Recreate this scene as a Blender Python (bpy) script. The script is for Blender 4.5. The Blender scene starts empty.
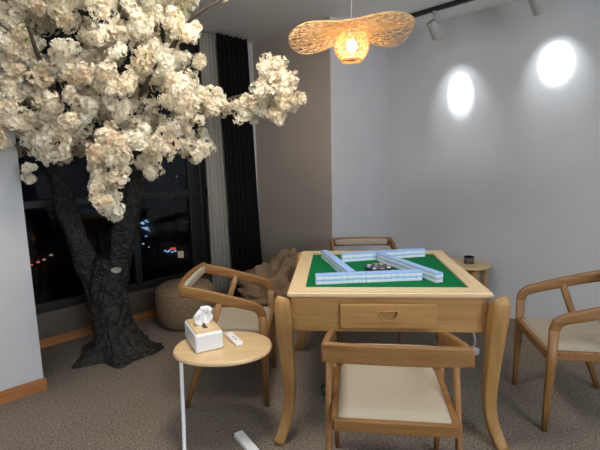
import bpy, bmesh, math, random
from mathutils import Vector, Matrix, noise
PI = math.pi
random.seed(7)
S = bpy.context.scene
C = S.collection

# ------------------------------------------------------------------ camera, world, lights, exposure
F_PX, PITCH, ROLL, HC = 426.88, 0.1462, -0.0219, 1.3977
cp, sp = math.cos(PITCH), math.sin(PITCH)
Fv = Vector((0, cp, -sp)); R0 = Vector((1, 0, 0)); U0 = R0.cross(Fv)
Rv = math.cos(ROLL)*R0 + math.sin(ROLL)*U0
Uv = -math.sin(ROLL)*R0 + math.cos(ROLL)*U0
cam_d = bpy.data.cameras.new('camera'); cam = bpy.data.objects.new('camera', cam_d); C.objects.link(cam)
cam_d.sensor_width = 36; cam_d.lens = F_PX*36/600; cam_d.clip_start = 0.05; cam_d.clip_end = 300
M4 = Matrix((Rv, Uv, -Fv)).transposed().to_4x4(); M4.translation = Vector((0, 0, HC)); cam.matrix_world = M4
S.camera = cam

YAW = 0.8075
def rm(a, b, z=0.0):                      # room axes (a along the window wall, b along the right wall) -> world
    s, c = math.sin(YAW), math.cos(YAW)
    return Vector((a*s + b*c, a*c - b*s, z))
ROOMROT = PI/2 - YAW                      # rotation that takes local +x to the a axis

w = bpy.data.worlds.new('night'); S.world = w; w.use_nodes = True
w.node_tree.nodes['Background'].inputs[0].default_value = (0.010, 0.013, 0.022, 1)
w.node_tree.nodes['Background'].inputs[1].default_value = 0.25

def area(name, loc, target, size, power, col):
    d = bpy.data.lights.new(name, 'AREA'); d.shape = 'SQUARE'; d.size = size; d.energy = power; d.color = col
    o = bpy.data.objects.new(name, d); C.objects.link(o); o.location = loc
    o.rotation_euler = (Vector(target)-Vector(loc)).to_track_quat('-Z', 'Y').to_euler(); return o
area('ceiling_light_right', rm(1.5, 0.9, 2.59), rm(1.4, 0.4, 0), 0.9, 17, (0.82, 0.93, 1.0))
area('ceiling_light_left', rm(-0.7, -0.7, 2.59), rm(-0.6, -1.2, 0), 0.9, 19, (0.86, 0.94, 1.0))
area('canopy_fill', rm(1.1, -1.45, 2.59), rm(1.1, -1.9, 0), 0.5, 31, (1.0, 0.92, 0.81))  # unseen fill added to brighten the tree canopy
area('ceiling_wash_fill', rm(0.3, 2.7, 1.7), rm(0.9, -0.6, 3.9), 1.4, 105, (0.84, 0.92, 1.0))  # unseen panel added inside the room, aimed up to wash the ceiling

S.view_settings.view_transform = 'Standard'; S.view_settings.look = 'None'
S.view_settings.exposure = -0.12; S.view_settings.gamma = 1.0
try: S.view_settings.use_curve_mapping = False
except Exception: pass

# ------------------------------------------------------------------ materials
def nmat(name):
    m = bpy.data.materials.new(name); m.use_nodes = True
    nt = m.node_tree; b = nt.nodes['Principled BSDF']; return m, nt, b
def mat(name, col, rough=0.6, noise_amt=0.0, nscale=20, bump=0.0, bscale=60, metal=0.0, emis=None, estr=0, spec=0.5, col2=None, trans=0.0):
    m, nt, b = nmat(name)
    b.inputs['Base Color'].default_value = (*col, 1); b.inputs['Roughness'].default_value = rough
    b.inputs['Metallic'].default_value = metal; b.inputs['Specular IOR Level'].default_value = spec
    if trans: b.inputs['Transmission Weight'].default_value = trans
    tc = nt.nodes.new('ShaderNodeTexCoord')
    if noise_amt or col2:
        n = nt.nodes.new('ShaderNodeTexNoise'); n.inputs['Scale'].default_value = nscale; n.inputs['Detail'].default_value = 6
        nt.links.new(tc.outputs['Object'], n.inputs['Vector'])
        r = nt.nodes.new('ShaderNodeValToRGB'); r.color_ramp.elements[0].position = .35; r.color_ramp.elements[1].position = .65
        c2 = col2 if col2 else tuple(c*(1-noise_amt) for c in col)
        r.color_ramp.elements[0].color = (*c2, 1); r.color_ramp.elements[1].color = (*col, 1)
        nt.links.new(n.outputs['Fac'], r.inputs[0]); nt.links.new(r.outputs[0], b.inputs['Base Color'])
    if bump:
        n2 = nt.nodes.new('ShaderNodeTexNoise'); n2.inputs['Scale'].default_value = bscale; n2.inputs['Detail'].default_value = 5
        nt.links.new(tc.outputs['Object'], n2.inputs['Vector'])
        bp = nt.nodes.new('ShaderNodeBump'); bp.inputs['Strength'].default_value = bump; bp.inputs['Distance'].default_value = 0.03 if bump > .9 else 0.01
        nt.links.new(n2.outputs['Fac'], bp.inputs['Height']); nt.links.new(bp.outputs[0], b.inputs['Normal'])
    if emis:
        b.inputs['Emission Color'].default_value = (*emis, 1); b.inputs['Emission Strength'].default_value = estr
    return m
def wood(name, c1, c2, axis=0, rough=0.42, scale=1.0):
    m, nt, b = nmat(name)
    tc = nt.nodes.new('ShaderNodeTexCoord'); mp = nt.nodes.new('ShaderNodeMapping')
    sc = [26*scale, 26*scale, 26*scale]; sc[axis] = 1.6*scale
    mp.inputs['Scale'].default_value = sc
    nt.links.new(tc.outputs['Object'], mp.inputs[0])
    n = nt.nodes.new('ShaderNodeTexNoise'); n.inputs['Scale'].default_value = 1.6; n.inputs['Detail'].default_value = 7; n.inputs['Distortion'].default_value = .7
    nt.links.new(mp.outputs[0], n.inputs['Vector'])
    r = nt.nodes.new('ShaderNodeValToRGB'); r.color_ramp.elements[0].position = .3; r.color_ramp.elements[1].position = .7
    r.color_ramp.elements[0].color = (*c2, 1); r.color_ramp.elements[1].color = (*c1, 1)
    nt.links.new(n.outputs['Fac'], r.inputs[0]); nt.links.new(r.outputs[0], b.inputs['Base Color'])
    b.inputs['Roughness'].default_value = rough; b.inputs['Specular IOR Level'].default_value = 0.35
    return m

m_wall = mat('wall_paint', (0.57, 0.575, 0.59), .85, .04, 3, .12, 90, spec=.2)
m_ceil = mat('ceiling_paint', (0.88, 0.88, 0.88), .9, .03, 2, spec=.2)
m_taupe = mat('taupe_wall_face', (0.46, 0.395, 0.345), .85, .05, 3, .12, 90, spec=.2)  # darker, browner tone for the column's recess side only
m_base = wood('baseboard_wood', (0.46, 0.20, 0.07), (0.30, 0.11, 0.035), 0, .45)
m_plinth = mat('plinth_stone', (0.12, 0.088, 0.066), .5, .25, 9, .1, 50)
m_frame = mat('window_frame_metal', (0.009, 0.009, 0.010), .45, .1, 20)
TW = ((0.43, 0.240, 0.088), (0.32, 0.166, 0.056))
m_tx = wood('table_wood_x', *TW, 0); m_ty = wood('table_wood_y', *TW, 1); m_tz = wood('table_wood_z', *TW, 2)
m_topx = wood('table_rim_wood_x', (0.76, 0.58, 0.35), (0.66, 0.48, 0.27), 0, .35); m_topy = wood('table_rim_wood_y', (0.76, 0.58, 0.35), (0.66, 0.48, 0.27), 1, .35)
CW = ((0.295, 0.148, 0.050), (0.200, 0.092, 0.029))
m_cx = wood('chair_wood_x', *CW, 0); m_cy = wood('chair_wood_y', *CW, 1); m_cz = wood('chair_wood_z', *CW, 2)
m_stool = wood('stool_wood', (0.72, 0.53, 0.30), (0.62, 0.43, 0.22), 0, .4)
m_stoolz = wood('stool_leg_wood', (0.55, 0.34, 0.16), (0.42, 0.24, 0.10), 2, .45)
m_cream = mat('cream_upholstery', (0.41, 0.352, 0.265), .85, .08, 300, .2, 400, spec=.2)
m_felt = mat('green_felt', (0.004, 0.17, 0.055), .95, .2, 200, .1, 400, spec=.1)
m_tw = mat('tile_white', (0.74, 0.80, 0.84), .3, .02, 10)
m_tb = mat('tile_blue', (0.34, 0.52, 0.90), .3, .05, 10)
m_black = mat('black_plastic', (0.012, 0.012, 0.013), .4, .1, 20)
m_spot = mat('spot_head_grey', (0.42, 0.40, 0.39), .5, .05, 20)
m_white = mat('white_plastic', (0.82, 0.83, 0.84), .4, .02, 20)
m_tissue = mat('tissue_paper', (0.88, 0.89, 0.90), .95, .03, 40, .1, 60)
m_bark = mat('bark', (0.036, 0.033, 0.029), .5, 0, 30, 1.0, 45, col2=(0.004, 0.004, 0.004))
m_branch = mat('branch_bark', (0.07, 0.055, 0.042), .9, .4, 30, .6, 60)
m_scar = mat('pale_wood_scar', (0.42, 0.40, 0.35), .8, .3, 60)
m_leaf = mat('fresh_leaf', (0.16, 0.30, 0.03), .6, .25, 30)
m_bb = mat('bean_bag_suede', (0.20, 0.125, 0.072), .95, 0, 5, .35, 30, col2=(0.10, 0.060, 0.036), spec=.1)
m_bb2 = mat('bean_bag_tan', (0.33, 0.23, 0.145), .95, 0, 4, .35, 30, col2=(0.20, 0.13, 0.08), spec=.1)
m_pouf = mat('pouf_boucle', (0.36, 0.255, 0.165), .95, .3, 60, .8, 140, spec=.1)
m_curt = mat('blackout_fabric', (0.012, 0.011, 0.012), .9, .2, 60, .1, 200, spec=.1)
m_glass_c = mat('clear_glass', (0.9, 0.9, 0.9), .08, trans=.9)
m_red = mat('red_paint', (0.6, 0.03, 0.02), .4)

def blossom_mat():
    m, nt, b = nmat('blossom_petal')
    tc = nt.nodes.new('ShaderNodeTexCoord')
    n = nt.nodes.new('ShaderNodeTexNoise'); n.inputs['Scale'].default_value = 9; n.inputs['Detail'].default_value = 3
    nt.links.new(tc.outputs['Object'], n.inputs['Vector'])
    oi = nt.nodes.new('ShaderNodeObjectInfo')
    ad = nt.nodes.new('ShaderNodeMath'); ad.operation = 'MULTIPLY_ADD'; ad.inputs[1].default_value = .45
    nt.links.new(oi.outputs['Random'], ad.inputs[0]); nt.links.new(n.outputs['Fac'], ad.inputs[2])
    r = nt.nodes.new('ShaderNodeValToRGB')
    e = r.color_ramp.elements
    e[0].position = .30; e[0].color = (0.70, 0.52, 0.35, 1); e[1].position = .95; e[1].color = (0.95, 0.92, 0.80, 1)  # low end puts the warm shade of the back blossoms into the petal colour
    k = e.new(.65); k.color = (0.91, 0.82, 0.65, 1)
    nt.links.new(ad.outputs[0], r.inputs[0]); nt.links.new(r.outputs[0], b.inputs['Base Color'])
    b.inputs['Roughness'].default_value = .8; b.inputs['Specular IOR Level'].default_value = .15
    tr = nt.nodes.new('ShaderNodeBsdfTranslucent'); nt.links.new(r.outputs[0], tr.inputs[0])
    mx = nt.nodes.new('ShaderNodeMixShader'); mx.inputs[0].default_value = .35
    out = nt.nodes['Material Output']
    nt.links.new(b.outputs[0], mx.inputs[1]); nt.links.new(tr.outputs[0], mx.inputs[2]); nt.links.new(mx.outputs[0], out.inputs[0])
    return m
m_bloss = blossom_mat()

def carpet_mat():
    m, nt, b = nmat('carpet')
    tc = nt.nodes.new('ShaderNodeTexCoord')
    n = nt.nodes.new('ShaderNodeTexNoise'); n.inputs['Scale'].default_value = 95; n.inputs['Detail'].default_value = 6; n.inputs['Roughness'].default_value = .75
    n2 = nt.nodes.new('ShaderNodeTexNoise'); n2.inputs['Scale'].default_value = 2.2
    for q in (n, n2): nt.links.new(tc.outputs['Object'], q.inputs['Vector'])
    r = nt.nodes.new('ShaderNodeValToRGB'); e = r.color_ramp.elements
    e[0].position = .36; e[0].color = (0.085, 0.065, 0.050, 1); e[1].position = .66; e[1].color = (0.42, 0.345, 0.28, 1)
    nt.links.new(n.outputs['Fac'], r.inputs[0])
    mx = nt.nodes.new('ShaderNodeMixRGB'); mx.blend_type = 'MULTIPLY'; mx.inputs[0].default_value = .25
    nt.links.new(r.outputs[0], mx.inputs[1]); nt.links.new(n2.outputs['Fac'], mx.inputs[2]); nt.links.new(mx.outputs[0], b.inputs['Base Color'])
    bp = nt.nodes.new('ShaderNodeBump'); bp.inputs['Strength'].default_value = .6; bp.inputs['Distance'].default_value = .006
    nt.links.new(n.outputs['Fac'], bp.inputs['Height']); nt.links.new(bp.outputs[0], b.inputs['Normal'])
    b.inputs['Roughness'].default_value = 1; b.inputs['Specular IOR Level'].default_value = .05
    return m
m_carpet = carpet_mat()

def glass_pane_mat():
    m, nt, b = nmat('window_glass'); nt.nodes.remove(b)
    t = nt.nodes.new('ShaderNodeBsdfTransparent'); t.inputs[0].default_value = (.8, .83, .86, 1)
    g = nt.nodes.new('ShaderNodeBsdfGlossy'); g.inputs['Roughness'].default_value = .03
    fr = nt.nodes.new('ShaderNodeFresnel'); fr.inputs[0].default_value = 1.35
    mx = nt.nodes.new('ShaderNodeMixShader')
    nt.links.new(fr.outputs[0], mx.inputs[0]); nt.links.new(t.outputs[0], mx.inputs[1]); nt.links.new(g.outputs[0], mx.inputs[2])
    nt.links.new(mx.outputs[0], nt.nodes['Material Output'].inputs[0]); return m
m_glass = glass_pane_mat()
def sheer_mat():
    m, nt, b = nmat('sheer_voile')
    b.inputs['Base Color'].default_value = (.42, .40, .36, 1); b.inputs['Roughness'].default_value = .9
    t = nt.nodes.new('ShaderNodeBsdfTransparent'); mx = nt.nodes.new('ShaderNodeMixShader'); mx.inputs[0].default_value = .22
    nt.links.new(b.outputs[0], mx.inputs[1]); nt.links.new(t.outputs[0], mx.inputs[2]); nt.links.new(mx.outputs[0], nt.nodes['Material Output'].inputs[0]); return m
m_sheer = sheer_mat()
def emit(name, col, s):
    m, nt, b = nmat(name); b.inputs['Base Color'].default_value = (0, 0, 0, 1)
    b.inputs['Emission Color'].default_value = (*col, 1); b.inputs['Emission Strength'].default_value = s; return m
def bamboo_mat():
    m, nt, b = nmat('bamboo_weave')
    b.inputs['Base Color'].default_value = (.66, .47, .25, 1); b.inputs['Roughness'].default_value = .6
    tr = nt.nodes.new('ShaderNodeBsdfTranslucent'); tr.inputs[0].default_value = (.85, .62, .34, 1)
    mx = nt.nodes.new('ShaderNodeMixShader'); mx.inputs[0].default_value = .4
    nt.links.new(b.outputs[0], mx.inputs[1]); nt.links.new(tr.outputs[0], mx.inputs[2]); nt.links.new(mx.outputs[0], nt.nodes['Material Output'].inputs[0]); return m
m_bamboo = bamboo_mat()

# ------------------------------------------------------------------ helpers
def obj(name, bm, m, parent=None, smooth=False, loc=None, rz=None):
    me = bpy.data.meshes.new(name); bm.normal_update(); bm.to_mesh(me); bm.free()
    for x in (m if isinstance(m, (list, tuple)) else [m]): me.materials.append(x)
    if smooth:
        for p in me.polygons: p.use_smooth = True
    o = bpy.data.objects.new(name, me); C.objects.link(o)
    if parent: o.parent = parent
    if loc is not None: o.location = loc
    if rz is not None: o.rotation_euler.z = rz
    return o
def tag(o, label, cat, group=None, kind=None):
    o['label'] = label; o['category'] = cat
    if group: o['group'] = group
    if kind: o['kind'] = kind
    return o
def thing(name, label, cat, loc=(0, 0, 0), rz=0, group=None):
    o = bpy.data.objects.new(name, None); C.objects.link(o); o.location = loc; o.rotation_euler = (0, 0, rz)
    o.empty_display_size = .1
    return tag(o, label, cat, group)
def struct(name, bm, m, loc=None, rz=None, smooth=False):
    o = obj(name, bm, m, None, smooth, loc, rz); o['kind'] = 'structure'; return o
def box(bm, c, s, bev=0.0, mi=0, rot=None):
    g = bmesh.ops.create_cube(bm, size=1)
    vs = g['verts']
    bmesh.ops.scale(bm, verts=vs, vec=s)
    if bev:
        es = list({e for v in vs for e in v.link_edges})
        r = bmesh.ops.bevel(bm, geom=es, offset=bev, segments=2, affect='EDGES', profile=.5)
        vs = list({v for f in r['faces'] for v in f.verts} | {v for v in vs if v.is_valid})
        vs = [v for v in vs if v.is_valid]
    if rot is not None: bmesh.ops.rotate(bm, verts=vs, cent=(0, 0, 0), matrix=rot)
    bmesh.ops.translate(bm, verts=vs, vec=c)
    for f in {f for v in vs for f in v.link_faces}: f.material_index = mi
    return bm
def B(c, s, bev=0.0, rot=None):
    bm = bmesh.new(); return box(bm, c, s, bev, 0, rot)
def cyl(bm, c, r, h, seg=32, r2=None, mi=0):
    g = bmesh.ops.create_cone(bm, cap_ends=True, segments=seg, radius1=r, radius2=r if r2 is None else r2, depth=h)
    bmesh.ops.translate(bm, verts=g['verts'], vec=c)
    for f in {f for v in g['verts'] for f in v.link_faces}: f.material_index = mi
    return bm
def catmull(pts, n=6):
    P = [Vector(p) for p in pts]; out = []
    for i in range(len(P)-1):
        p0 = P[max(i-1, 0)]; p1 = P[i]; p2 = P[i+1]; p3 = P[min(i+2, len(P)-1)]
        for k in range(n):
            t = k/n
            out.append(.5*((2*p1)+(p2-p0)*t+(2*p0-5*p1+4*p2-p3)*t*t+(3*p1-p0-3*p2+p3)*t**3))
    out.append(P[-1]); return out
def rrect(w, h, r, k=3):
    r = min(r, w/2*.98, h/2*.98); out = []
    for cx, cy, a0 in ((w/2-r, h/2-r, 0), (-w/2+r, h/2-r, 90), (-w/2+r, -h/2+r, 180), (w/2-r, -h/2+r, 270)):
        for i in range(k+1):
            a = math.radians(a0+90*i/k); out.append((cx+r*math.cos(a), cy+r*math.sin(a)))
    return out
def sweep(bm, path, prof, ref=(1, 0, 0)):
    """prof(i, t) -> list of (u, v) ; u runs along ref, v along tangent x ref."""
    P = [Vector(p) for p in path]; rings = []; n = len(P)
    for i, p in enumerate(P):
        t = (P[min(i+1, n-1)]-P[max(i-1, 0)]).normalized()
        r = Vector(ref); r = (r-t*r.dot(t))
        if r.length < 1e-4: r = t.orthogonal()
        r.normalize(); q = t.cross(r)
        rings.append([bm.verts.new(p+r*u+q*v) for u, v in prof(i, i/(n-1))])
    m = len(rings[0])
    for a, b in zip(rings, rings[1:]):
        for j in range(m): bm.faces.new((a[j], a[(j+1) % m], b[(j+1) % m], b[j]))
    bm.faces.new(rings[0][::-1]); bm.faces.new(rings[-1])
    bmesh.ops.recalc_face_normals(bm, faces=bm.faces[:])
    return bm
def bar(path, w, h, r=.006, ref=(1, 0, 0), taper=None):
    bm = bmesh.new()
    f = taper or (lambda t: (1, 1))
    return sweep(bm, path, lambda i, t: rrect(w*f(t)[0], h*f(t)[1], r), ref)
def tube(path, rad, seg=10, bm=None):
    bm = bm or bmesh.new()
    rf = rad if callable(rad) else (lambda t: rad)
    P = [Vector(p) for p in path]; n = len(P)
    t0 = (P[1]-P[0]).normalized(); r = t0.orthogonal().normalized(); rings = []
    for i, p in enumerate(P):
        t = (P[min(i+1, n-1)]-P[max(i-1, 0)]).normalized(); r = (r-t*r.dot(t)).normalized(); q = t.cross(r); R = rf(i/(n-1))
        rings.append([bm.verts.new(p+(r*math.cos(2*PI*j/seg)+q*math.sin(2*PI*j/seg))*R) for j in range(seg)])
    for a, b in zip(rings, rings[1:]):
        for j in range(seg): bm.faces.new((a[j], a[(j+1) % seg], b[(j+1) % seg], b[j]))
    bm.faces.new(rings[0][::-1]); bm.faces.new(rings[-1]); return bm
def lathe(prof, seg=32, bm=None, c=(0, 0, 0)):
    bm = bm or bmesh.new(); rings = []
    for r, z in prof: rings.append([bm.verts.new((c[0]+r*math.cos(2*PI*j/seg), c[1]+r*math.sin(2*PI*j/seg), c[2]+z)) for j in range(seg)])
    for a, b in zip(rings, rings[1:]):
        for j in range(seg): bm.faces.new((a[j], a[(j+1) % seg], b[(j+1) % seg], b[j]))
    if prof[0][0] > 1e-5: bm.faces.new(rings[0][::-1])
    if prof[-1][0] > 1e-5: bm.faces.new(rings[-1])
    bmesh.ops.remove_doubles(bm, verts=bm.verts[:], dist=1e-6)
    return bm
def copy_tree(o, parent=None):
    c = o.copy(); C.objects.link(c)
    if parent: c.parent = parent
    for ch in list(o.children): copy_tree(ch, c)
    return c
def rbox(a0, a1, b0, b1, z0, z1):          # a box in room axes (built with the room's own rotation)
    bm = bmesh.new()
    box(bm, ((a0+a1)/2, -(b0+b1)/2, (z0+z1)/2), (a1-a0, b1-b0, z1-z0)); return bm
def rstruct(name, m, *args, bms=None):     # local x = a, local y = -b, rotated into place
    bm = bms or rbox(*args)
    return struct(name, bm, m, (0, 0, 0), ROOMROT)

# ------------------------------------------------------------------ the room
ZC = 2.64
A0, A1, AC, AP = -3.0, 3.81, 2.926, 0.569      # back-left limit, right wall, side of the recess, end of the partition
BW, BP, B1 = -3.72, -2.984, 3.2; BCOL = -2.627
rstruct('floor', m_carpet, A0-.2, A1+.2, BW-.2, B1+.2, -.1, 0)
rstruct('ceiling', m_ceil, A0-.2, A1+.2, BW-.2, B1+.2, ZC, ZC+.1)
rstruct('wall_right', m_wall, A1, A1+.15, BCOL-.15, B1+.2, 0, ZC)
wc_ = rstruct('wall_column', m_wall, AC, A1+.15, BW-.2, BCOL, 0, ZC)
wc_.data.materials.append(m_taupe)
for p in wc_.data.polygons:
    if p.normal.x < -.9: p.material_index = 1
rstruct('wall_left', m_wall, A0-.2, AP, BP-.18, BP, 0, ZC)
rstruct('wall_recess', m_wall, AP-.18, AP, BW-.2, BP-.18, 0, ZC)
rstruct('wall_back', m_wall, A0-.2, A0, BP-.1, B1+.2, 0, ZC)
rstruct('wall_behind', m_wall, A0, A1, B1, B1+.15, 0, ZC)
rstruct('wall_plinth', m_plinth, AP, 2.34, BW-.2, BW, 0, .27)
rstruct('wall_pier', m_wall, 2.34, AC, BW-.2, BW, 0, ZC)
def basebd(name, *a):
    bm = rbox(*a)
    es = [e for e in bm.edges if all(v.co.z > .05 for v in e.verts)]
    bmesh.ops.bevel(bm, geom=es, offset=.006, segments=2, affect='EDGES')
    return rstruct(name, m_base, bms=bm)
basebd('baseboard_left', A0, AP+.012, BP, BP+.014, 0, .08)
basebd('baseboard_window', AP, AC, BW, BW+.014, 0, .07)
# window: frame with mullions and transom, glass panes behind them
wf = bmesh.new()
def fr(a0, a1, z0, z1, d=.07): box(wf, ((a0+a1)/2, -(BW-.08), (z0+z1)/2), (a1-a0, d, z1-z0), .004)
fr(AP, 2.34, .27, .33); fr(AP, 2.34, 2.55, ZC)
for a in (.60, 1.56, 2.27): fr(a-.03, a+.03, .33, 2.55)
fr(2.12, 2.27, .33, 2.55, .05)
fr(AP, 2.34, 1.09, 1.15, .06)
rstruct('window_1', m_frame, bms=wf)
gl = bmesh.new()
for a0, a1 in ((.63, 1.53), (1.59, 2.12)):
    for z0, z1 in ((.33, 1.09), (1.15, 2.55)): box(gl, ((a0+a1)/2, -(BW-.09), (z0+z1)/2), (a1-a0, .008, z1-z0))
gg = obj('glass', gl, m_glass, bpy.data.objects['window_1'])

# ------------------------------------------------------------------ curtains
def curtain(name, m, a0t, a1t, a0b, a1b, z0, z1, amp, folds, off, label, alpha=0):
    bm = bmesh.new(); nu, nv = 120, 14; V = []
    for j in range(nv+1):
        t = j/nv; z = z1+(z0-z1)*t; row = []
        for i in range(nu+1):
            s = i/nu; a = (a0t+(a1t-a0t)*s)*(1-t)+(a0b+(a1b-a0b)*s)*t
            b = BW+off+amp*(.75+.4*t)*math.sin(2*PI*folds*s+.5*math.sin(5*s+2*t))+.006*math.sin(23*s)
            row.append(bm.verts.new((a, -b, z)))
        V.append(row)
    for j in range(nv):
        for i in range(nu): bm.faces.new((V[j][i], V[j][i+1], V[j+1][i+1], V[j+1][i]))
    o = obj(name, bm, m, None, True, (0, 0, 0), ROOMROT)
    md = o.modifiers.new('thick', 'SOLIDIFY'); md.thickness = .002
    return tag(o, label, 'curtain')
curtain('sheer_curtain', m_sheer, 2.25, 2.43, 2.25, 2.50, .03, ZC-.02, .016, 5, .06, 'thin pale grey curtain strip gathered beside the dark window')
curtain('blackout_curtain', m_curt, 2.40, 2.775, 2.46, 2.865, .03, ZC-.02, .035, 7, .12, 'floor-length black curtain hanging in folds in the corner')

# ------------------------------------------------------------------ mahjong table
TX, TY, TA = 0.458, 2.4677, -0.0829
table = thing('mahjong_table', 'square light wood mahjong table with a green felt top and curved legs', 'table', (TX, TY, 0), TA)
bm = bmesh.new()
def rim(rot):
    b = bmesh.new(); o, i = .49, .405; z0, z1 = .742, .77
    lo = [(-o, -o), (o, -o), (i, -i), (-i, -i)]
    v0 = [b.verts.new((x, y, z0)) for x, y in lo]; v1 = [b.verts.new((x, y, z1)) for x, y in lo]
    b.faces.new(v0[::-1]); b.faces.new(v1)
    for k in range(4): b.faces.new((v0[k], v0[(k+1) % 4], v1[(k+1) % 4], v1[k]))
    e = [x for x in b.edges if all(abs(v.co.y+o) < 1e-5 for v in x.verts) and abs(x.verts[0].co.z-x.verts[1].co.z) < 1e-5]
    bmesh.ops.bevel(b, geom=e, offset=.008, segments=3, affect='EDGES')
    bmesh.ops.rotate(b, verts=b.verts[:], cent=(0, 0, 0), matrix=Matrix.Rotation(rot, 3, 'Z')); return b
for k in range(4): obj('rim_board', rim(k*PI/2), m_topx if k % 2 == 0 else m_topy, table)
bm = B((0, 0, .753), (.82, .82, .014)); obj('felt_surface', bm, m_felt, table)
for k in range(4):
    R = Matrix.Rotation(k*PI/2, 3, 'Z')
    b = B((0, -.46, .651), (.95, .024, .176), .003); bmesh.ops.rotate(b, verts=b.verts[:], cent=(0, 0, 0), matrix=R)
    ap = obj('apron', b, m_tx if k % 2 == 0 else m_ty, table)
    # drawer front with a half-moon finger recess cut into it
    pb = B((0, -.482, .648), (.462, .022, .124), .004); bmesh.ops.rotate(pb, verts=pb.verts[:], cent=(0, 0, 0), matrix=R)
    dr = obj('drawer', pb, m_tx if k % 2 == 0 else m_ty, table)
    cb = bmesh.new(); n = 24
    pr = [(.047*math.cos(PI+PI*j/n), .676+.05*math.sin(PI+PI*j/n)) for j in range(n+1)]
    f0 = [cb.verts.new((x, -.50, z)) for x, z in pr]; f1 = [cb.verts.new((x, -.479, z)) for x, z in pr]
    cb.faces.new(f0); cb.faces.new(f1[::-1])
    for j in range(n+1): cb.faces.new((f0[j], f1[j], f1[(j+1) % (n+1)], f0[(j+1) % (n+1)]))
    bmesh.ops.recalc_face_normals(cb, faces=cb.faces[:])
    bmesh.ops.rotate(cb, verts=cb.verts[:], cent=(0, 0, 0), matrix=R)
    co = obj('cutter', cb, m_tx, table)
    md = dr.modifiers.new('cut', 'BOOLEAN'); md.object = co; md.operation = 'DIFFERENCE'; md.solver = 'EXACT'
    bpy.context.view_layer.update()
    dg = bpy.context.evaluated_depsgraph_get(); me = bpy.data.meshes.new_from_object(dr.evaluated_get(dg))
    dr.modifiers.clear(); dr.data = me; bpy.data.objects.remove(co)
    # raised bead round the recess
    pp = [Vector((.047*math.cos(PI+PI*j/n), -.494, .676+.05*math.sin(PI+PI*j/n))) for j in range(n+1)]
    tb = tube([R @ p for p in pp], .0035, 8); tube([R @ Vector((-.047, -.494, .676)), R @ Vector((.047, -.494, .676))], .0035, 8, tb)
    obj('handle', tb, m_tx, dr, True)
LEGP = [(.509, .752), (.513, .735), (.511, .70), (.506, .64), (.502, .56), (.497, .45), (.490, .30), (.492, .20), (.508, .10), (.545, 0)]
LEGW = [.046, .068, .078, .080, .075, .068, .062, .058, .056, .056]
for sx, sy in ((-1, -1), (1, -1), (1, 1), (-1, 1)):
    path = catmull([(sx*(d if sy < 0 else d-.022*min(1, z*2)), sy*(d if sy < 0 else d-.045*min(1, z*2)), z) for d, z in LEGP], 4)
    def pf(i, t):
        k = t*(len(LEGW)-1); a = int(min(k, len(LEGW)-2)); ww = LEGW[a]+(LEGW[a+1]-LEGW[a])*(k-a); return rrect(ww, ww, .012)
    obj('leg', sweep(bmesh.new(), path, pf), m_tz, table, True)
# the shuffling machine under the top
obj('machine_housing', B((0, 0, .61), (.80, .80, .12), .01), m_black, table)

def tl(x, y, z=0):                         # table-local -> world
    c, s = math.cos(TA), math.sin(TA); return Vector((TX+c*x-s*y, TY+s*x+c*y, z))

# centre console with dice dome
cc = thing('dice_console', 'small dark round dice console in the middle of the green felt', 'console', (.462, 2.47, .7601))
obj('base_ring', lathe([(0, 0), (.085, 0), (.085, .008), (.078, .013), (0, .013)], 32), m_black, cc, True)
obj('dice_dome', lathe([(.042, .013), (.042, .018), (.036, .028), (.02, .034), (0, .036)], 24), m_glass_c, cc, True)
for k in range(8):
    a = k*PI/4+.2
    obj('button', B((.062*math.cos(a), .062*math.sin(a), .0165), (.02, .014, .007), .002, None), m_white if k % 2 else m_spot, cc)
for k in range(2): obj('die', B((-.012+.024*k, .004*k, .0195), (.013, .013, .013), .002), m_white, cc)

# ------------------------------------------------------------------ mahjong tiles: every tile of the four two-high walls
TLW, TLD, TLH = .0335, .045, .026
def tile_mesh():
    bm = bmesh.new()
    box(bm, (0, 0, .0082), (TLW-.0006, TLD, .0164), .0018, 0)
    box(bm, (0, 0, .0205), (TLW-.0006, TLD, .0105), .0022, 1)
    me = bpy.data.meshes.new('mahjong_tile'); bm.to_mesh(me); bm.free(); me.materials.append(m_tw); me.materials.append(m_tb); return me
TM = tile_mesh()
def tile_wall(p0, p1, side, where):        # p0 outer start corner, direction towards p1; side=+1 tiles lie left of the line
    p0 = Vector(p0); d = (Vector(p1)-p0).normalized(); q = Vector((-d.y, d.x))*side; ang = math.atan2(d.y, d.x)
    rnd = random.Random(hash(where) % 97 if False else len(where))
    drift = 0
    for k in range(17):
        if k % 4 == 0: drift = rnd.uniform(-.0025, .0025)
        for l in range(2):
            o = bpy.data.objects.new('mahjong_tile', TM); C.objects.link(o)
            c = p0+d*(TLW*(k+.5)+rnd.uniform(-.0002, .0002))+q*(TLD/2+drift+(rnd.uniform(-.001, .001) if l else 0))
            o.location = (c.x, c.y, .7603+l*(TLH+.0001)); o.rotation_euler.z = ang
            lv = 'top' if l else 'bottom'
            tag(o, f'blue-backed white mahjong tile in the {lv} layer of the {where} tile row', 'mahjong tile', f'{lv} layer tiles of the {where} row')
tile_wall((.077, 2.165), (.648, 2.205), 1, 'nearest')
tile_wall((.700, 2.148), (.488, 2.68), -1, 'right-hand diagonal')
tile_wall((.265, 2.660), (.835, 2.765), 1, 'farthest')
tile_wall((.138, 2.800), (.250, 2.235), 1, 'left-hand diagonal')

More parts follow.
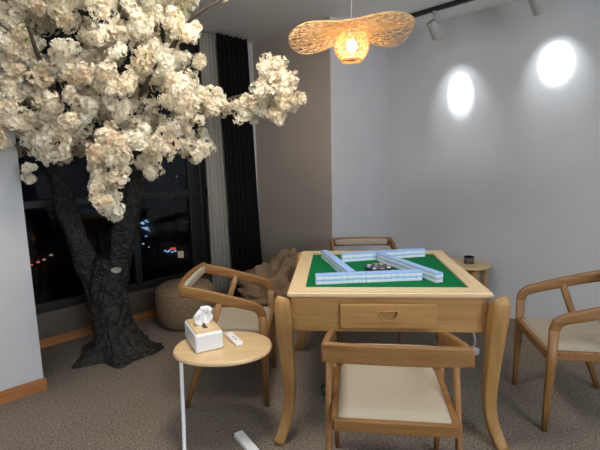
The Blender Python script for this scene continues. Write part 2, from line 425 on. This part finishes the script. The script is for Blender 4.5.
# ------------------------------------------------------------------ chairs
def make_chair():
    t = thing('armchair', 'x', 'chair')
    # seat frame, slightly narrower behind
    bm = bmesh.new()
    fl, fr_, rl, rr = Vector((-.238, .24)), Vector((.238, .24)), Vector((-.232, -.225)), Vector((.232, -.225))
    for p, q in ((fl, fr_), (fr_, rr), (rr, rl), (rl, fl)):
        sweep(bm, [(p.x*.97, p.y*.96, .412), (q.x*.97, q.y*.96, .412)], lambda i, u: rrect(.045, .024, .004), (0, 0, 1))
    box(bm, (0, 0, .418), (.44, .42, .012))
    obj('seat_frame', bm, m_cx, t)
    # cushion
    bm = bmesh.new(); n = 20; top = []; 
    def hgt(u, v): 
        e = min(1-abs(u), 1-abs(v)); return .424+.030*min(1, e/.13)**.5 if e > 0 else .424
    V = [[bm.verts.new((.221*(-1+2*i/n)*(1-.02*(1-j/n)), -.208+.433*j/n, hgt(-1+2*i/n, -1+2*j/n))) for i in range(n+1)] for j in range(n+1)]
    for j in range(n):
        for i in range(n): bm.faces.new((V[j][i], V[j][i+1], V[j+1][i+1], V[j+1][i]))
    o = obj('seat_cushion', bm, m_cream, t, True); 
    # back rail, gently bowed
    rp = catmull([(-.262, -.232, .708), (-.14, -.247, .711), (0, -.252, .712), (.14, -.247, .711), (.262, -.232, .708)], 5)
    obj('back_rail', bar(rp, .072, .024, .006, (0, 0, 1)), m_cx, t, False)
    pp = [(p.x*.84, -.222, p.z) for p in rp]
    obj('back_pad', bar(pp, .056, .030, .0148, (0, 0, 1), lambda u: (1-.25*abs(2*u-1)**6,)*2), m_cream, t, True)
    for s in (-1, 1):
        ap = catmull([(s*.256, -.240, .706), (s*.256, -.12, .682), (s*.254, .02, .648), (s*.251, .13, .619), (s*.2495, .178, .603), (s*.249, .205, .578), (s*.2485, .215, .545)], 5)
        obj('arm', bar(ap, .027, .053, .009, (1, 0, 0), lambda u: (1, 1.28-.34*min(1, u*1.3))), m_cy, t, True)
        obj('leg', bar([(s*.2485, .215, .55), (s*.246, .219, .35), (s*.240, .223, .15), (s*.235, .226, 0)], .028, .049, .009, (1, 0, 0), lambda u: (1-.15*u, 1-.42*u)), m_cz, t, True)
        obj('leg', bar([(s*.254, -.012, .652), (s*.2535, -.085, .45), (s*.250, -.17, .22), (s*.246, -.245, 0)], .026, .044, .009, (1, 0, 0), lambda u: (1-.1*u, .85+.15*math.sin(PI*u)-.2*u)), m_cz, t, True)
    return t
chair0 = make_chair()
CH = [(.365, 1.677, -.135, 'wooden armchair with cream seat seen from behind, tucked under the near side of the table'),
      (1.499, 2.213, 1.396, 'wooden armchair with pale seat standing right of the table against the plain wall'),
      (-.430, 2.543, -1.600, 'wooden armchair with padded back behind the oval table holding the tissue box'),
      (.519, 3.372, 3.132, 'wooden armchair on the far side of the table, only its padded back rail showing')]
for i, (x, y, r, lab) in enumerate(CH):
    c = chair0 if i == 0 else copy_tree(chair0)
    c.location = (x, y, 0); c.rotation_euler.z = r
    tag(c, lab, 'chair', 'wooden armchairs round the mahjong table')

# ------------------------------------------------------------------ oval side tables
def oval_top(t, zt, ax=.251, by=.195):
    bm = bmesh.new(); n = 64
    def ring(k, z): return [bm.verts.new((ax*k*math.copysign(abs(math.cos(a))**.92, math.cos(a)), by*k*math.copysign(abs(math.sin(a))**.92, math.sin(a)), z)) for a in [2*PI*j/n for j in range(n)]]
    rs = [ring(.955, zt-.024), ring(.985, zt-.020), ring(1, zt-.012), ring(.985, zt-.003), ring(.965, zt)]
    for a, b in zip(rs, rs[1:]):
        for j in range(n): bm.faces.new((a[j], a[(j+1) % n], b[(j+1) % n], b[j]))
    bm.faces.new(rs[0][::-1]); bm.faces.new(rs[-1]); return obj('tabletop', bm, m_stool, t)
ST = .475
SX, SY = -.408, 2.080
side0 = thing('side_table', 'oval light wood side table on a thin white pole, holding a white tissue box', 'side table', (SX, SY, 0))
oval_top(side0, ST)
obj('pole', tube(catmull([(-.183, -.125, ST-.022), (-.186, -.130, .30), (-.182, -.155, .15), (-.178, -.185, .012)], 6), .0095, 12), m_white, side0, True)
obj('base_bar', bar([(-.19, -.20, .013), (.12, -.31, .013), (.19, -.32, .013)], .026, .050, .005, (0, 0, 1)), m_white, side0)
obj('base_bar', bar([(.215, -.28, .014), (.066, -.052, .014)], .028, .050, .005, (0, 0, 1)), m_white, side0)
obj('support_plate', B((-.10, -.05, ST-.027), (.18, .17, .006), .002), m_white, side0)
s1 = thing('side_table', 'pale wooden side table far behind the mahjong table by the right wall', 'side table', (1.43, 3.68, 0), -YAW+.0)
oval_top(s1, .49, .235, .19)
for x0, y0 in ((-.15, -.09), (.15, -.09), (.15, .09), (-.15, .09)):
    obj('leg', bar([(x0, y0, .465), (x0*1.15, y0*1.15, 0)], .05, .05, .010, (1, 0, 0), lambda u: (1-.35*u, 1-.35*u)), m_stoolz, s1, True)
obj('apron', B((0, 0, .445), (.30, .18, .04), .004), m_stoolz, s1)

# tissue box
tb_ = thing('tissue_box', 'white tissue box with wooden lid and a tissue sticking out, on the oval side table', 'tissue box', (-.517, 2.124, ST+.0005), .47)
bm = bmesh.new(); box(bm, (0, 0, .0475), (.142, .246, .094), .010); obj('box_body', bm, m_white, tb_, True)
for p in bpy.data.objects['box_body'].data.polygons: p.use_smooth = False
obj('lid', B((0, 0, .0945), (.126, .228, .008), .003), m_stool, tb_)
obj('slot', B((0, 0, .0990), (.022, .12, .001)), m_black, tb_)
bm = bmesh.new(); nu, nv = 22, 12; V = []
for j in range(nv+1):
    t = j/nv; row = []
    for i in range(nu+1):
        u = -1+2*i/nu
        wd = .026+.030*math.sin(PI*min(1, t*1.0))**.7; xx = .010*math.sin(4*u+2.4*t)+.016*t+.010*math.sin(7*u)*t
        row.append(bm.verts.new((u*wd*.9+.02*t, xx+.012*u, .097+.078*t*(1-.30*u*u)+.006*math.sin(5*u+1)*t)))
    V.append(row)
for j in range(nv):
    for i in range(nu): bm.faces.new((V[j][i], V[j][i+1], V[j+1][i+1], V[j+1][i]))
ts = obj('tissue', bm, m_tissue, tb_, True); ts.modifiers.new('t', 'SOLIDIFY').thickness = .022

# remote on the oval table
rc = thing('remote_control', 'slim white remote control lying behind the tissue box', 'remote control', (-.362, 2.140, ST+.0003), math.atan2(-.164, .095))
obj('remote_body', B((0, 0, .009), (.165, .042, .018), .005), m_white, rc)
obj('sensor_window', B((-.079, 0, .010), (.010, .034, .015), .003), m_black, rc)
for k in range(2): obj('button', B((.03-.035*k, 0, .0188), (.012, .012, .0025), .001), m_spot, rc)

# glass jar on the far side table
gj = thing('glass_cup', 'small clear glass cup with a dark rim on the far side table', 'cup', (1.475, 3.655, .4903))
obj('cup_body', lathe([(0, 0), (.036, 0), (.040, .01), (.042, .055), (.038, .055), (.036, .012), (0, .010)], 24), m_glass_c, gj, True)
obj('rim_band', lathe([(.0425, .052), (.0435, .052), (.0435, .058), (.0375, .058), (.0375, .052)], 24), m_black, gj, True)
obj('base_band', lathe([(.0365, .0), (.0415, .0), (.0425, .012), (.0375, .012)], 24), m_black, gj, True)

# ------------------------------------------------------------------ cables and power things
ad = thing('power_adapter', 'white power adapter on the carpet beneath the right side of the mahjong table', 'adapter', (1.235, 2.905, 0), .4)
obj('adapter_body', B((0, 0, .024), (.056, .046, .046), .006), m_white, ad)
W0 = Vector(ad.location)
def adl(v): return Matrix.Rotation(-.4, 3, 'Z') @ (Vector(v)-W0)
obj('cord', tube(catmull([adl((1.225, 2.92, .03)), adl((1.17, 2.98, .02)), adl((1.08, 2.95, .012)), adl((1.13, 2.86, .06)), adl((1.19, 2.80, .12)), adl((1.12, 2.72, .30)), adl((.95, 2.60, .50)), adl((.80, 2.55, .54))], 6), .009, 8), m_white, ad, True)
bc = tube(catmull([(.17, 2.46, .012), (.135, 2.50, .010), (.115, 2.47, .010), (.125, 2.40, .010), (.16, 2.36, .010), (.25, 2.38, .010)], 8), .006, 8)
tag(obj('black_cable', bc, m_black, None, True), 'short loop of thin black cable on the carpet under the table', 'cable')

# ------------------------------------------------------------------ bean bags and pouf
def bag(name, loc, r, h, m, seed, label, group=None):
    bm = bmesh.new(); bmesh.ops.create_icosphere(bm, subdivisions=5, radius=1)
    for v in bm.verts:
        n = v.co.normalized(); zz = (n.z+1)/2
        rad = r*(1.0-.34*max(0, n.z)**1.5)*(1+.06*math.sin(3*math.atan2(n.y, n.x)+seed))
        f = Vector((n.x*2.2+seed, n.y*2.2, n.z*2.2))
        c = noise.noise(f)*.13+noise.ridged_multi_fractal(f*.9, 1, 2, 2, 1, 2)*.045+abs(noise.noise(f*1.7))*-.24
        v.co = Vector((n.x*rad*(1+c*1.3), n.y*rad*(1+c*1.3), max(0, h*(zz**.8)*(1+c) - .04)))
    o = obj(name, bm, m, None, True, loc); return tag(o, label, 'bean bag' if 'bag' in name else 'pouf', group)
bag('bean_bag', (-.20, 3.86, 0), 1.0, .53, m_bb2, 1.3, 'large crumpled brown bean bag in the corner beside the black curtain')
bb = bpy.data.objects['bean_bag']
for v in bb.data.vertices:
    v.co.x *= .40; v.co.y *= .31; v.co.z *= 1+.24*math.exp(-((v.co.x-.12)/.16)**2)
pf_ = thing('round_pouf', 'low round beige textured pouf between tree and left chair', 'pouf', (-1.03, 3.66, 0))
bm = lathe([(.0, .0), (.20, .0), (.235, .03), (.255, .12), (.26, .22), (.25, .31), (.22, .355), (.16, .372), (0, .375)], 48)
obj('pouf_cover', bm, m_pouf, pf_, True)
obj('seam', lathe([(.246, .305), (.256, .312), (.246, .319)], 48), m_pouf, pf_, True)

# ------------------------------------------------------------------ track lights
def W(px, py, Y):                          # pixel of the photograph at world depth Y
    d = Fv*F_PX+Rv*(px-300)+Uv*(225-py); return Vector((0, 0, HC))+d*(Y/d.y)
AT = 3.42
bA, bB = -2.15, 2.4
tr = thing('track_rail', 'black lighting track on the ceiling beside the right wall', 'light track', rm(AT, (bA+bB)/2, ZC), PI/2-YAW)
obj('rail', B((0, 0, -.017), (.036, bB-bA, .034), .003), m_black, tr)
def spot_head(b, hit, label, bang):
    p = rm(AT, b, ZC-.034); t = thing('track_spotlight', label, 'spotlight', p, 0, 'grey track spotlights')
    obj('track_adapter', B((0, 0, -.010), (.03, .03, .022), .003), m_spot, t)
    obj('stem', lathe([(0, -.10), (.008, -.10), (.008, -.02), (0, -.02)], 12), m_spot, t, True)
    d = (Vector(hit)-(p+Vector((0, 0, -.15)))).normalized(); q = d.to_track_quat('-Z', 'Y').to_matrix()
    bm = lathe([(0, .070), (.037, .070), (.041, .065), (.041, -.075), (.038, -.080), (.034, -.065), (0, -.065)], 28)
    bmesh.ops.rotate(bm, verts=bm.verts[:], cent=(0, 0, 0), matrix=q); bmesh.ops.translate(bm, verts=bm.verts[:], vec=(0, 0, -.140))
    h = obj('lamp_head', bm, m_spot, t, True)
    lp = lathe([(0, 0), (.024, 0), (.024, -.004), (0, -.004)], 20); bmesh.ops.rotate(lp, verts=lp.verts[:], cent=(0, 0, 0), matrix=q)
    bmesh.ops.translate(lp, verts=lp.verts[:], vec=Vector((0, 0, -.140))+d*.066)
    obj('lens', lp, emit('spot_lens', (1, .98, .95), 20), t)
    for nm, ang, bl, pw in (('beam', bang, .9, SPW[0]), ('spill', 62, 1.0, SPW[1])):
        L = bpy.data.lights.new('spot_'+nm, 'SPOT'); L.energy = pw; L.spot_size = math.radians(ang); L.spot_blend = bl; L.shadow_soft_size = .02; L.color = (.93, .97, 1)
        lo = bpy.data.objects.new('spot_'+nm, L); C.objects.link(lo); lo.parent = t
        dd = d if nm == 'beam' else (d+Vector((0, 0, -.14))).normalized()
        lo.location = Vector((0, 0, -.140))+d*.09; lo.rotation_euler = dd.to_track_quat('-Z', 'Y').to_euler()
SPW = (80, 16)
spot_head(-1.91, (1.468, 3.977, 1.983), 'grey cylindrical track spotlight nearer the hanging lamp', 29)
spot_head(-1.13, (1.996, 3.425, 2.117), 'grey cylindrical track spotlight cut by the top edge of the picture', 34)

# ------------------------------------------------------------------ woven pendant lamp
LX, LY, LZ = .303, 2.45, 2.048
lamp = thing('pendant_lamp', 'glowing woven bamboo pendant lamp with a wide wavy brim above the table', 'pendant lamp', (LX, LY, LZ))
def brim_pt(r, th):
    k = r/.342; c_, s_ = math.cos(th), math.sin(th)
    x = r*c_; y = r*s_*.66
    z = .048+.022*c_*k*k-k*k*s_*c_*c_*((.17 if c_ < 0 else .15) if s_ > 0 else (.03 if c_ < 0 else .07))+.008*k*k*math.sin(5*th+1)
    return Vector((x, y, z))
bm = bmesh.new(); nr, nt_ = 9, 68; V = []; rr_ = random.Random(3)
for i in range(nr+1):
    row = []
    for j in range(nt_):
        r = .045+(.342-.045)*i/nr + (rr_.uniform(-.010, .010) if 0 < i < nr else 0); th = 2*PI*(j+rr_.uniform(-.5, .5))/nt_
        row.append(bm.verts.new(brim_pt(r, th)))
    V.append(row)
for i in range(nr):
    step = 1 if i > 5 else 2
    for j in range(0, nt_, 1):
        a, b, c, d = V[i][j], V[i][(j+1) % nt_], V[i+1][(j+1) % nt_], V[i+1][j]
        if (i+j) % 2: bm.faces.new((a, b, c)); bm.faces.new((a, c, d))
        else: bm.faces.new((a, b, d)); bm.faces.new((b, c, d))
o = obj('brim', bm, m_bamboo, lamp); md = o.modifiers.new('w', 'WIREFRAME'); md.thickness = .0058; md.use_even_offset = False
bm = bmesh.new(); V = []; prof = [(.045, .050), (.072, .040), (.088, .018), (.094, -.010), (.092, -.040), (.083, -.068), (.068, -.090), (.054, -.102)]
n = 30
for i, (r, z) in enumerate(prof):
    V.append([bm.verts.new((r*math.cos(2*PI*(j+rr_.uniform(-.4, .4))/n), r*math.sin(2*PI*(j+rr_.uniform(-.4, .4))/n), z+rr_.uniform(-.006, .006))) for j in range(n)])
for i in range(len(prof)-1):
    for j in range(n):
        a, b, c, d = V[i][j], V[i][(j+1) % n], V[i+1][(j+1) % n], V[i+1][j]
        if (i+j) % 2: bm.faces.new((a, b, c)); bm.faces.new((a, c, d))
        else: bm.faces.new((a, b, d)); bm.faces.new((b, c, d))
o = obj('lantern_shade', bm, m_bamboo, lamp); md = o.modifiers.new('w', 'WIREFRAME'); md.thickness = .0070; md.use_even_offset = False
obj('lantern_ring', lathe([(.052, -.100), (.058, -.100), (.056, -.112), (.046, -.112), (.046, -.100)], 32), m_bamboo, lamp, True)
obj('bulb', lathe([(0, -.058), (.018, -.052), (.028, -.034), (.028, -.022), (.018, -.006), (.012, .004), (0, .005)], 20), emit('bulb_glow', (1, .82, .55), 26), lamp, True)
obj('wire', tube([(0, 0, .02), (0, 0, ZC-LZ-.02)], .0013, 6), m_spot, lamp)
obj('ceiling_cap', lathe([(0, ZC-LZ-.03), (.045, ZC-LZ-.03), (.05, ZC-LZ), (0, ZC-LZ)], 24), m_white, lamp, True)
L = bpy.data.lights.new('bulb_light', 'POINT'); L.energy = 9; L.color = (1, .74, .46); L.shadow_soft_size = .035
lo = bpy.data.objects.new('bulb_light', L); C.objects.link(lo); lo.parent = lamp; lo.location = (0, 0, -.075)

# ------------------------------------------------------------------ blossom tree
tree = thing('blossom_tree', 'artificial blossom tree with cream flower clusters and a dark forked trunk', 'tree', (-1.43, 3.10, 0))
TB = Vector((-1.43, 3.10, 0))
def rough_tube(path, radf, lobes=0, seg=28, amp=.12, seed=0, sub=8):
    P = catmull(path, sub); bm = bmesh.new(); n = len(P); rings = []
    r = Vector((1, 0, 0))
    for i, p in enumerate(P):
        t = (P[min(i+1, n-1)]-P[max(i-1, 0)]).normalized(); r = (r-t*r.dot(t)).normalized(); q = t.cross(r); u = i/(n-1)
        row = []
        for j in range(seg):
            a = 2*PI*j/seg; R = radf(u)
            k = 1+amp*noise.noise(Vector((math.cos(a)*1.6+seed, math.sin(a)*1.6, p.z*5)))*1.6+amp*.7*noise.noise(Vector((math.cos(a)*6, math.sin(a)*6+seed, p.z*11)))+amp*.35*noise.noise(Vector((math.cos(a)*15, math.sin(a)*15+seed, p.z*30)))
            if lobes: k *= 1+lobes*max(0, 1-u*3.2)**1.6*math.sin(5*a+.7+.4*math.sin(a))
            row.append(bm.verts.new(p+(r*math.cos(a)+q*math.sin(a))*R*k))
        rings.append(row)
    for a, b in zip(rings, rings[1:]):
        for j in range(seg): bm.faces.new((a[j], a[(j+1) % seg], b[(j+1) % seg], b[j]))
    bm.faces.new(rings[0][::-1]); bm.faces.new(rings[-1]); return bm
def lw(px, py, Y): return W(px, py, Y)-TB
c0 = Vector((0, 0, 0))
def trunk_r(u): 
    return .125+.165*max(0, 1-u*2.6)**1.7
bm = rough_tube([(0.01, 0, -.005), (0.005, 0, .10), (-.01, 0, .22), (-.02, 0, .36), (-.01, 0, .50), (.01, 0, .62), (.03, 0, .72)], trunk_r, .13, 72, .17, 2, 14)
obj('trunk', bm, m_bark, tree, True)
l1 = [(-.055, 0, .30), (-.09, .0, .48), lw(88, 265, 3.08), lw(72, 228, 3.04), lw(60, 190, 2.98), lw(52, 150, 2.88), lw(55, 105, 2.75), lw(70, 60, 2.65), lw(60, 10, 2.55)]
obj('branch', rough_tube(l1, lambda u: .098-.076*u, 0, 24, .2, 5), m_bark, tree, True)
l2 = [(.03, 0, .55), lw(118, 262, 3.08), lw(126, 225, 3.03), lw(133, 190, 2.97), lw(138, 150, 2.88), lw(142, 110, 2.8), lw(150, 75, 2.75), lw(160, 40, 2.7), lw(150, 0, 2.6)]
obj('branch', rough_tube(l2, lambda u: .090-.068*u, 0, 24, .2, 9), m_bark, tree, True)
LIMBS = [
 [(133, 170, 2.88), (160, 145, 2.85), (195, 115, 2.82), (235, 98, 2.78), (265, 92, 2.74), (290, 95, 2.72)],
 [(262, 92, 2.75), (270, 78, 2.72), (278, 62, 2.70)],
 [(142, 100, 2.8), (165, 60, 2.6), (190, 20, 2.5), (225, -2, 2.45)],
 [(55, 140, 2.83), (30, 110, 2.6), (5, 80, 2.45), (-30, 60, 2.35)],
 [(62, 115, 2.75), (48, 80, 2.5), (36, 50, 2.35), (26, 20, 2.25)],
 [(60, 150, 2.85), (85, 130, 2.55), (102, 165, 2.38), (105, 205, 2.34)],
 [(150, 80, 2.75), (140, 95, 2.5), (158, 62, 2.35)],
 [(55, 120, 2.8), (60, 140, 2.55), (35, 150, 2.45), (15, 145, 2.4)],
 [(140, 125, 2.83), (148, 150, 2.72), (150, 172, 2.68)],
 [(150, 60, 2.7), (120, 40, 2.5), (95, 30, 2.4)],
 [(70, 60, 2.65), (110, 20, 2.9), (150, -20, 3.0)]]
for k, Lm in enumerate(LIMBS):
    obj('twig' if k in (1, 6) else 'branch', rough_tube([lw(*p) for p in Lm], lambda u: .020-.013*u, 0, 10, .15, k, 6), m_branch, tree, True)
# the pale oval scar on the trunk
bm = lathe([(0, 0), (.026, 0), (.034, .004), (.034, .010), (.026, .012), (.018, .007), (0, .006)], 24)
for v in bm.verts: v.co.x *= 1.1; v.co.y *= .62
bmesh.ops.rotate(bm, verts=bm.verts[:], cent=(0, 0, 0), matrix=Matrix.Rotation(PI/2, 3, 'X'))
bmesh.ops.translate(bm, verts=bm.verts[:], vec=W(116.5, 270, 2.945)-TB)
obj('knot_scar', bm, m_scar, tree, True)

def cluster_bm(seed, R, nf, bm=None, off=Vector((0, 0, 0))):
    rn = random.Random(seed); bm = bm or bmesh.new()
    sub = [Vector((rn.gauss(0, 1), rn.gauss(0, 1), rn.gauss(0, .9))).normalized()*R*.66*rn.uniform(.7, 1.1) for _ in range(6)]
    for k in range(nf):
        c0_ = sub[k % 6]; dr_ = Vector((rn.gauss(0, 1), rn.gauss(0, 1), rn.gauss(0, 1))).normalized()
        c = c0_+dr_*R*.42*rn.uniform(.82, 1.08)
        nrm = (dr_+.25*Vector((rn.gauss(0, 1), rn.gauss(0, 1), rn.gauss(0, 1)))).normalized()
        q = nrm.to_track_quat('Z', 'Y').to_matrix(); s = .0140*rn.uniform(.75, 1.25); a0 = rn.uniform(0, 6)
        for p in range(5):
            a = a0+2*PI*p/5
            pts = [(0, 0, 0), (s*.75*math.cos(a-.42), s*.75*math.sin(a-.42), s*.36), (s*1.18*math.cos(a), s*1.18*math.sin(a), s*.40), (s*.75*math.cos(a+.42), s*.75*math.sin(a+.42), s*.36)]
            vs = [bm.verts.new(off+c+q @ Vector(x)) for x in pts]
            bm.faces.new((vs[0], vs[1], vs[2])); bm.faces.new((vs[0], vs[2], vs[3]))
    return bm
def inpoly(x, y, P):
    c = False; j = len(P)-1
    for i in range(len(P)):
        if (P[i][1] > y) != (P[j][1] > y) and x < (P[j][0]-P[i][0])*(y-P[i][1])/(P[j][1]-P[i][1])+P[i][0]: c = not c
        j = i
    return c
# canopy lobes: outline of each lobe and the depths it fills
LOBES = [
 ([(-70, -70), (200, -70), (190, 8), (192, 40), (189, 70), (196, 95), (184, 128), (170, 154), (150, 146), (135, 134), (110, 142), (60, 156), (22, 154), (-70, 150)], 2.25, 3.0, 540),
 ([(96, 140), (122, 140), (121, 182), (112, 217), (99, 214), (94, 175)], 2.22, 2.46, 30),
 ([(142, 140), (156, 140), (158, 172), (148, 176)], 2.56, 2.74, 12),
 ([(178, 95), (222, 90), (250, 98), (262, 124), (240, 116), (212, 112), (212, 158), (188, 160), (176, 135)], 2.66, 2.9, 46),
 ([(262, 62), (282, 58), (296, 78), (299, 102), (276, 122), (256, 118), (258, 92)], 2.60, 2.85, 34),
 ([(190, 82), (204, 82), (206, 100), (190, 104)], 2.7, 2.85, 4),
 ([(192, -6), (203, -6), (203, 0), (192, 0)], 2.45, 2.5, 1), ([(216, -8), (230, -8), (228, 2), (220, 2)], 2.42, 2.48, 1),
 ([(196, 52), (203, 52), (203, 64), (196, 64)], 2.7, 2.8, 2), ([(298, 98), (301, 98), (301, 104), (298, 104)], 2.7, 2.75, 1),
 ([(20, 160), (30, 160), (32, 182), (24, 182)], 2.35, 2.5, 2)]
GAPS = [(60, 88, 8), (66, 108, 7), (98, 126, 7), (88, 18, 7), (104, 24, 4), (46, 52, 4), (190, 45, 4), (8, 118, 2), (122, 72, 5), (130, 62, 3), (165, 112, 4), (150, 92, 3)]
rn = random.Random(21); spots = []
for P, y0, y1, cnt in LOBES:
    xs = [p[0] for p in P]; ys = [p[1] for p in P]; got = 0; tries = 0
    while got < cnt and tries < 6000:
        tries += 1
        x, y = rn.uniform(min(xs), max(xs)), rn.uniform(min(ys), max(ys))
        if not inpoly(x, y, P): continue
        if any((x-g[0])**2+(y-g[1])**2 < (g[2]+5.5)**2 for g in GAPS) and cnt > 100: continue
        Y = rn.uniform(y0, y1); p = W(x, y, Y)
        if p.z > ZC-.09: continue
        k = .75 if cnt < 5 else 1
        mind = (.062 if cnt > 100 else .048)
        if any((p-s[0]).length < mind for s in spots): continue
        spots.append((p, rn.uniform(.046, .080)*(1 if cnt > 100 else .84)*k, x, y, Y)); got += 1
def vis_key(s): 
    inf = -30 < s[2] < 310 and -20 < s[3] < 230
    return (0 if inf else 1, s[4]-s[1]*3)
spots.sort(key=vis_key)
VAR = []
for k in range(6):
    b = cluster_bm(100+k, .075, 125); me = bpy.data.meshes.new('flower_cluster'); b.to_mesh(me); b.free(); me.materials.append(m_bloss); VAR.append(me)
rest = bmesh.new()
for i, (p, R, x, y, Y) in enumerate(spots):
    if i < 98:
        o = bpy.data.objects.new('flower_cluster', VAR[i % 6]); C.objects.link(o); o.parent = tree
        o.location = p-TB; s = R/.075; o.scale = (s*rn.uniform(.85, 1.2), s*rn.uniform(.85, 1.2), s*rn.uniform(.8, 1.1)); o.rotation_euler = (rn.uniform(0, 6), rn.uniform(0, 6), rn.uniform(0, 6))
    else: cluster_bm(500+i, R, 62, rest, p-TB)
fo = obj('distant_blossoms', rest, m_bloss, tree); fo['kind'] = 'stuff'; fo.name = 'blossom_mass'
# fresh green leaves among the blossoms
bm = bmesh.new()
for (x, y, Y) in [(21, 30, 2.2), (24, 22, 2.22), (26, 38, 2.2), (143, 68, 2.3), (146, 56, 2.3), (106, 153, 2.27), (97, 165, 2.26), (103, 190, 2.25), (190, 12, 2.4), (183, 8, 2.4), (170, 35, 2.35), (24, 112, 2.3), (41, 108, 2.3), (124, 146, 2.3), (56, 14, 2.3), (132, 130, 2.3)]:
    c = W(x, y, Y)-TB
    for k in range(3):
        q = Matrix.Rotation(rn.uniform(0, 6), 3, 'Z') @ Matrix.Rotation(rn.uniform(-1, 1), 3, 'X'); s = rn.uniform(.018, .028)
        pts = [(0, 0, 0), (.3*s, .5*s, .08*s), (0, 1.3*s, -.1*s), (-.3*s, .5*s, .08*s)]
        vs = [bm.verts.new(c+q @ Vector(v)) for v in pts]; bm.faces.new(vs[:3]); bm.faces.new((vs[0], vs[2], vs[3]))
lf = obj('leaves', bm, m_leaf, tree); lf['kind'] = 'stuff'

# ------------------------------------------------------------------ the night city outside
m_bld = mat('concrete_night', (0.10, 0.10, 0.11), .8, .2, 3); m_bld2 = mat('pale_facade', (0.30, 0.30, 0.32), .8, .1, 2)
e_blue = emit('cyan_sign', (.35, .65, 1), 1.1); e_red = emit('red_sign', (1, .14, .10), .9); e_warm = emit('warm_window', (1, .72, .50), .4)
e_dim = emit('dim_window', (.75, .80, .95), .10); e_white = emit('white_lamp', (.9, .95, 1), 1.2)
def ground_z(): return -9.0
gp = bmesh.new(); box(gp, (-22, 55, -9.1), (120, 100, .2)); struct('ground_outside', gp, m_bld)
def building(px0, px1, py, Y, depth, m, label, lit, name='office_building'):
    p0, p1 = W(px0, py, Y), W(px1, py, Y); cx = (p0.x+p1.x)/2; wd = abs(p1.x-p0.x); h = p0.z+9
    t = thing(name, label, 'building', (cx, Y+depth/2, -9), 0, 'buildings outside the window')
    bm = B((0, 0, h/2), (wd, depth, h)); box(bm, (0, 0, h+.2), (wd+.3, depth+.3, .4)); obj('facade', bm, m, t)
    nf = max(2, int(h/3)); nc = max(2, int(wd/2.4)); rb = random.Random(px0)
    for i in range(nf):
        for j in range(nc):
            if rb.random() < .5:
                x = -wd/2+wd*(j+.5)/nc; z = h-1.8-3*i
                if z < 1: continue
                obj('lit_window' if rb.random() < lit else 'window', B((x, -depth/2-.03, z), (wd/nc*.5, .06, 1.3)), e_dim if rb.random() < lit else m_frame, t)
    return t, (cx, Y, -9)
def sign_on(t, o, px0, px1, py0, py1, m, nm='sign'):
    a = W(px0, py0, o[1]-.2)-Vector(t.location); b = W(px1, py1, o[1]-.2)-Vector(t.location)
    obj(nm, B(((a.x+b.x)/2, a.y-.08, (a.z+b.z)/2), (abs(b.x-a.x), .12, abs(a.z-b.z))), m, t)
t, o = building(173, 204, 207, 26, 8, m_bld2, 'pale tower block outside the window, right of the bright signs', .2)
t, o = building(138, 172, 222, 34, 10, m_bld, 'low dark building carrying bright bluish signs outside the window', .3)
rq = random.Random(5)
for k in range(26):
    x = rq.gauss(147, 4.2); y = rq.choice((221, 222.5, 228, 229, 236, 242, 244, 245.5))+rq.uniform(-1.2, 1.2)
    x = min(158, max(141, x)); sign_on(t, o, x, x+rq.uniform(.7, 3.0), y, y+rq.uniform(.5, 1.2), e_blue if rq.random() < .85 else e_warm)
t, o = building(150, 196, 246, 18, 4, m_bld, 'low roof with a red sign and warm window outside', .2, 'shop_building')
[sign_on(t, o, x, x+1.6, y, y+.9, e_blue) for x, y in ((165, 250), (167.5, 251), (169, 249.8), (172, 251.2), (175, 250.2))]; sign_on(t, o, 171, 176, 247.5, 249.2, e_red); sign_on(t, o, 178.5, 184, 251, 257, e_warm, 'warm_window')
t, o = building(84, 98, 226, 30, 8, m_bld2, 'narrow grey block outside seen between the two trunks', .2)
t, o = building(20, 72, 236, 20, 6, m_bld, 'dark block with a row of small lamps outside beside the left wall', .2)
for a in ((76, 78, 236, 238), (79, 81, 235, 237), (82, 83.5, 233, 235)): pass
for i, (x, y) in enumerate(((31, 264), (38, 261), (44, 258.5), (51, 254))): sign_on(t, o, x, x+2.2, y, y+1.4, e_red if i < 2 else e_warm, 'lamp')
def street(px, py0, py1, Y, label):
    p = W(px, py0, Y); t = thing('street_lamp', label, 'street lamp', (p.x, p.y, -9), 0, 'street lamps outside')
    obj('post', tube([(0, 0, 0), (0, 0, p.z+9)], .08, 8), m_frame, t, True)
    q = W(px, py1, Y); obj('light_tube', tube([(0, -.12, q.z+9), (0, -.12, p.z+9)], .05, 8), e_white, t, True)
street(53.5, 225, 247, 24, 'tall vertical light tube outside left of the tree trunk')
for k, (x, y) in enumerate(((77, 237), (80, 235.5), (83, 233.5))): street(x, y-.5, y+.8, 32+k, 'small white street lamp outside between the two trunks')
street(176.5, 175.5, 176.8, 60, 'high distant white lamp in the dark sky outside')
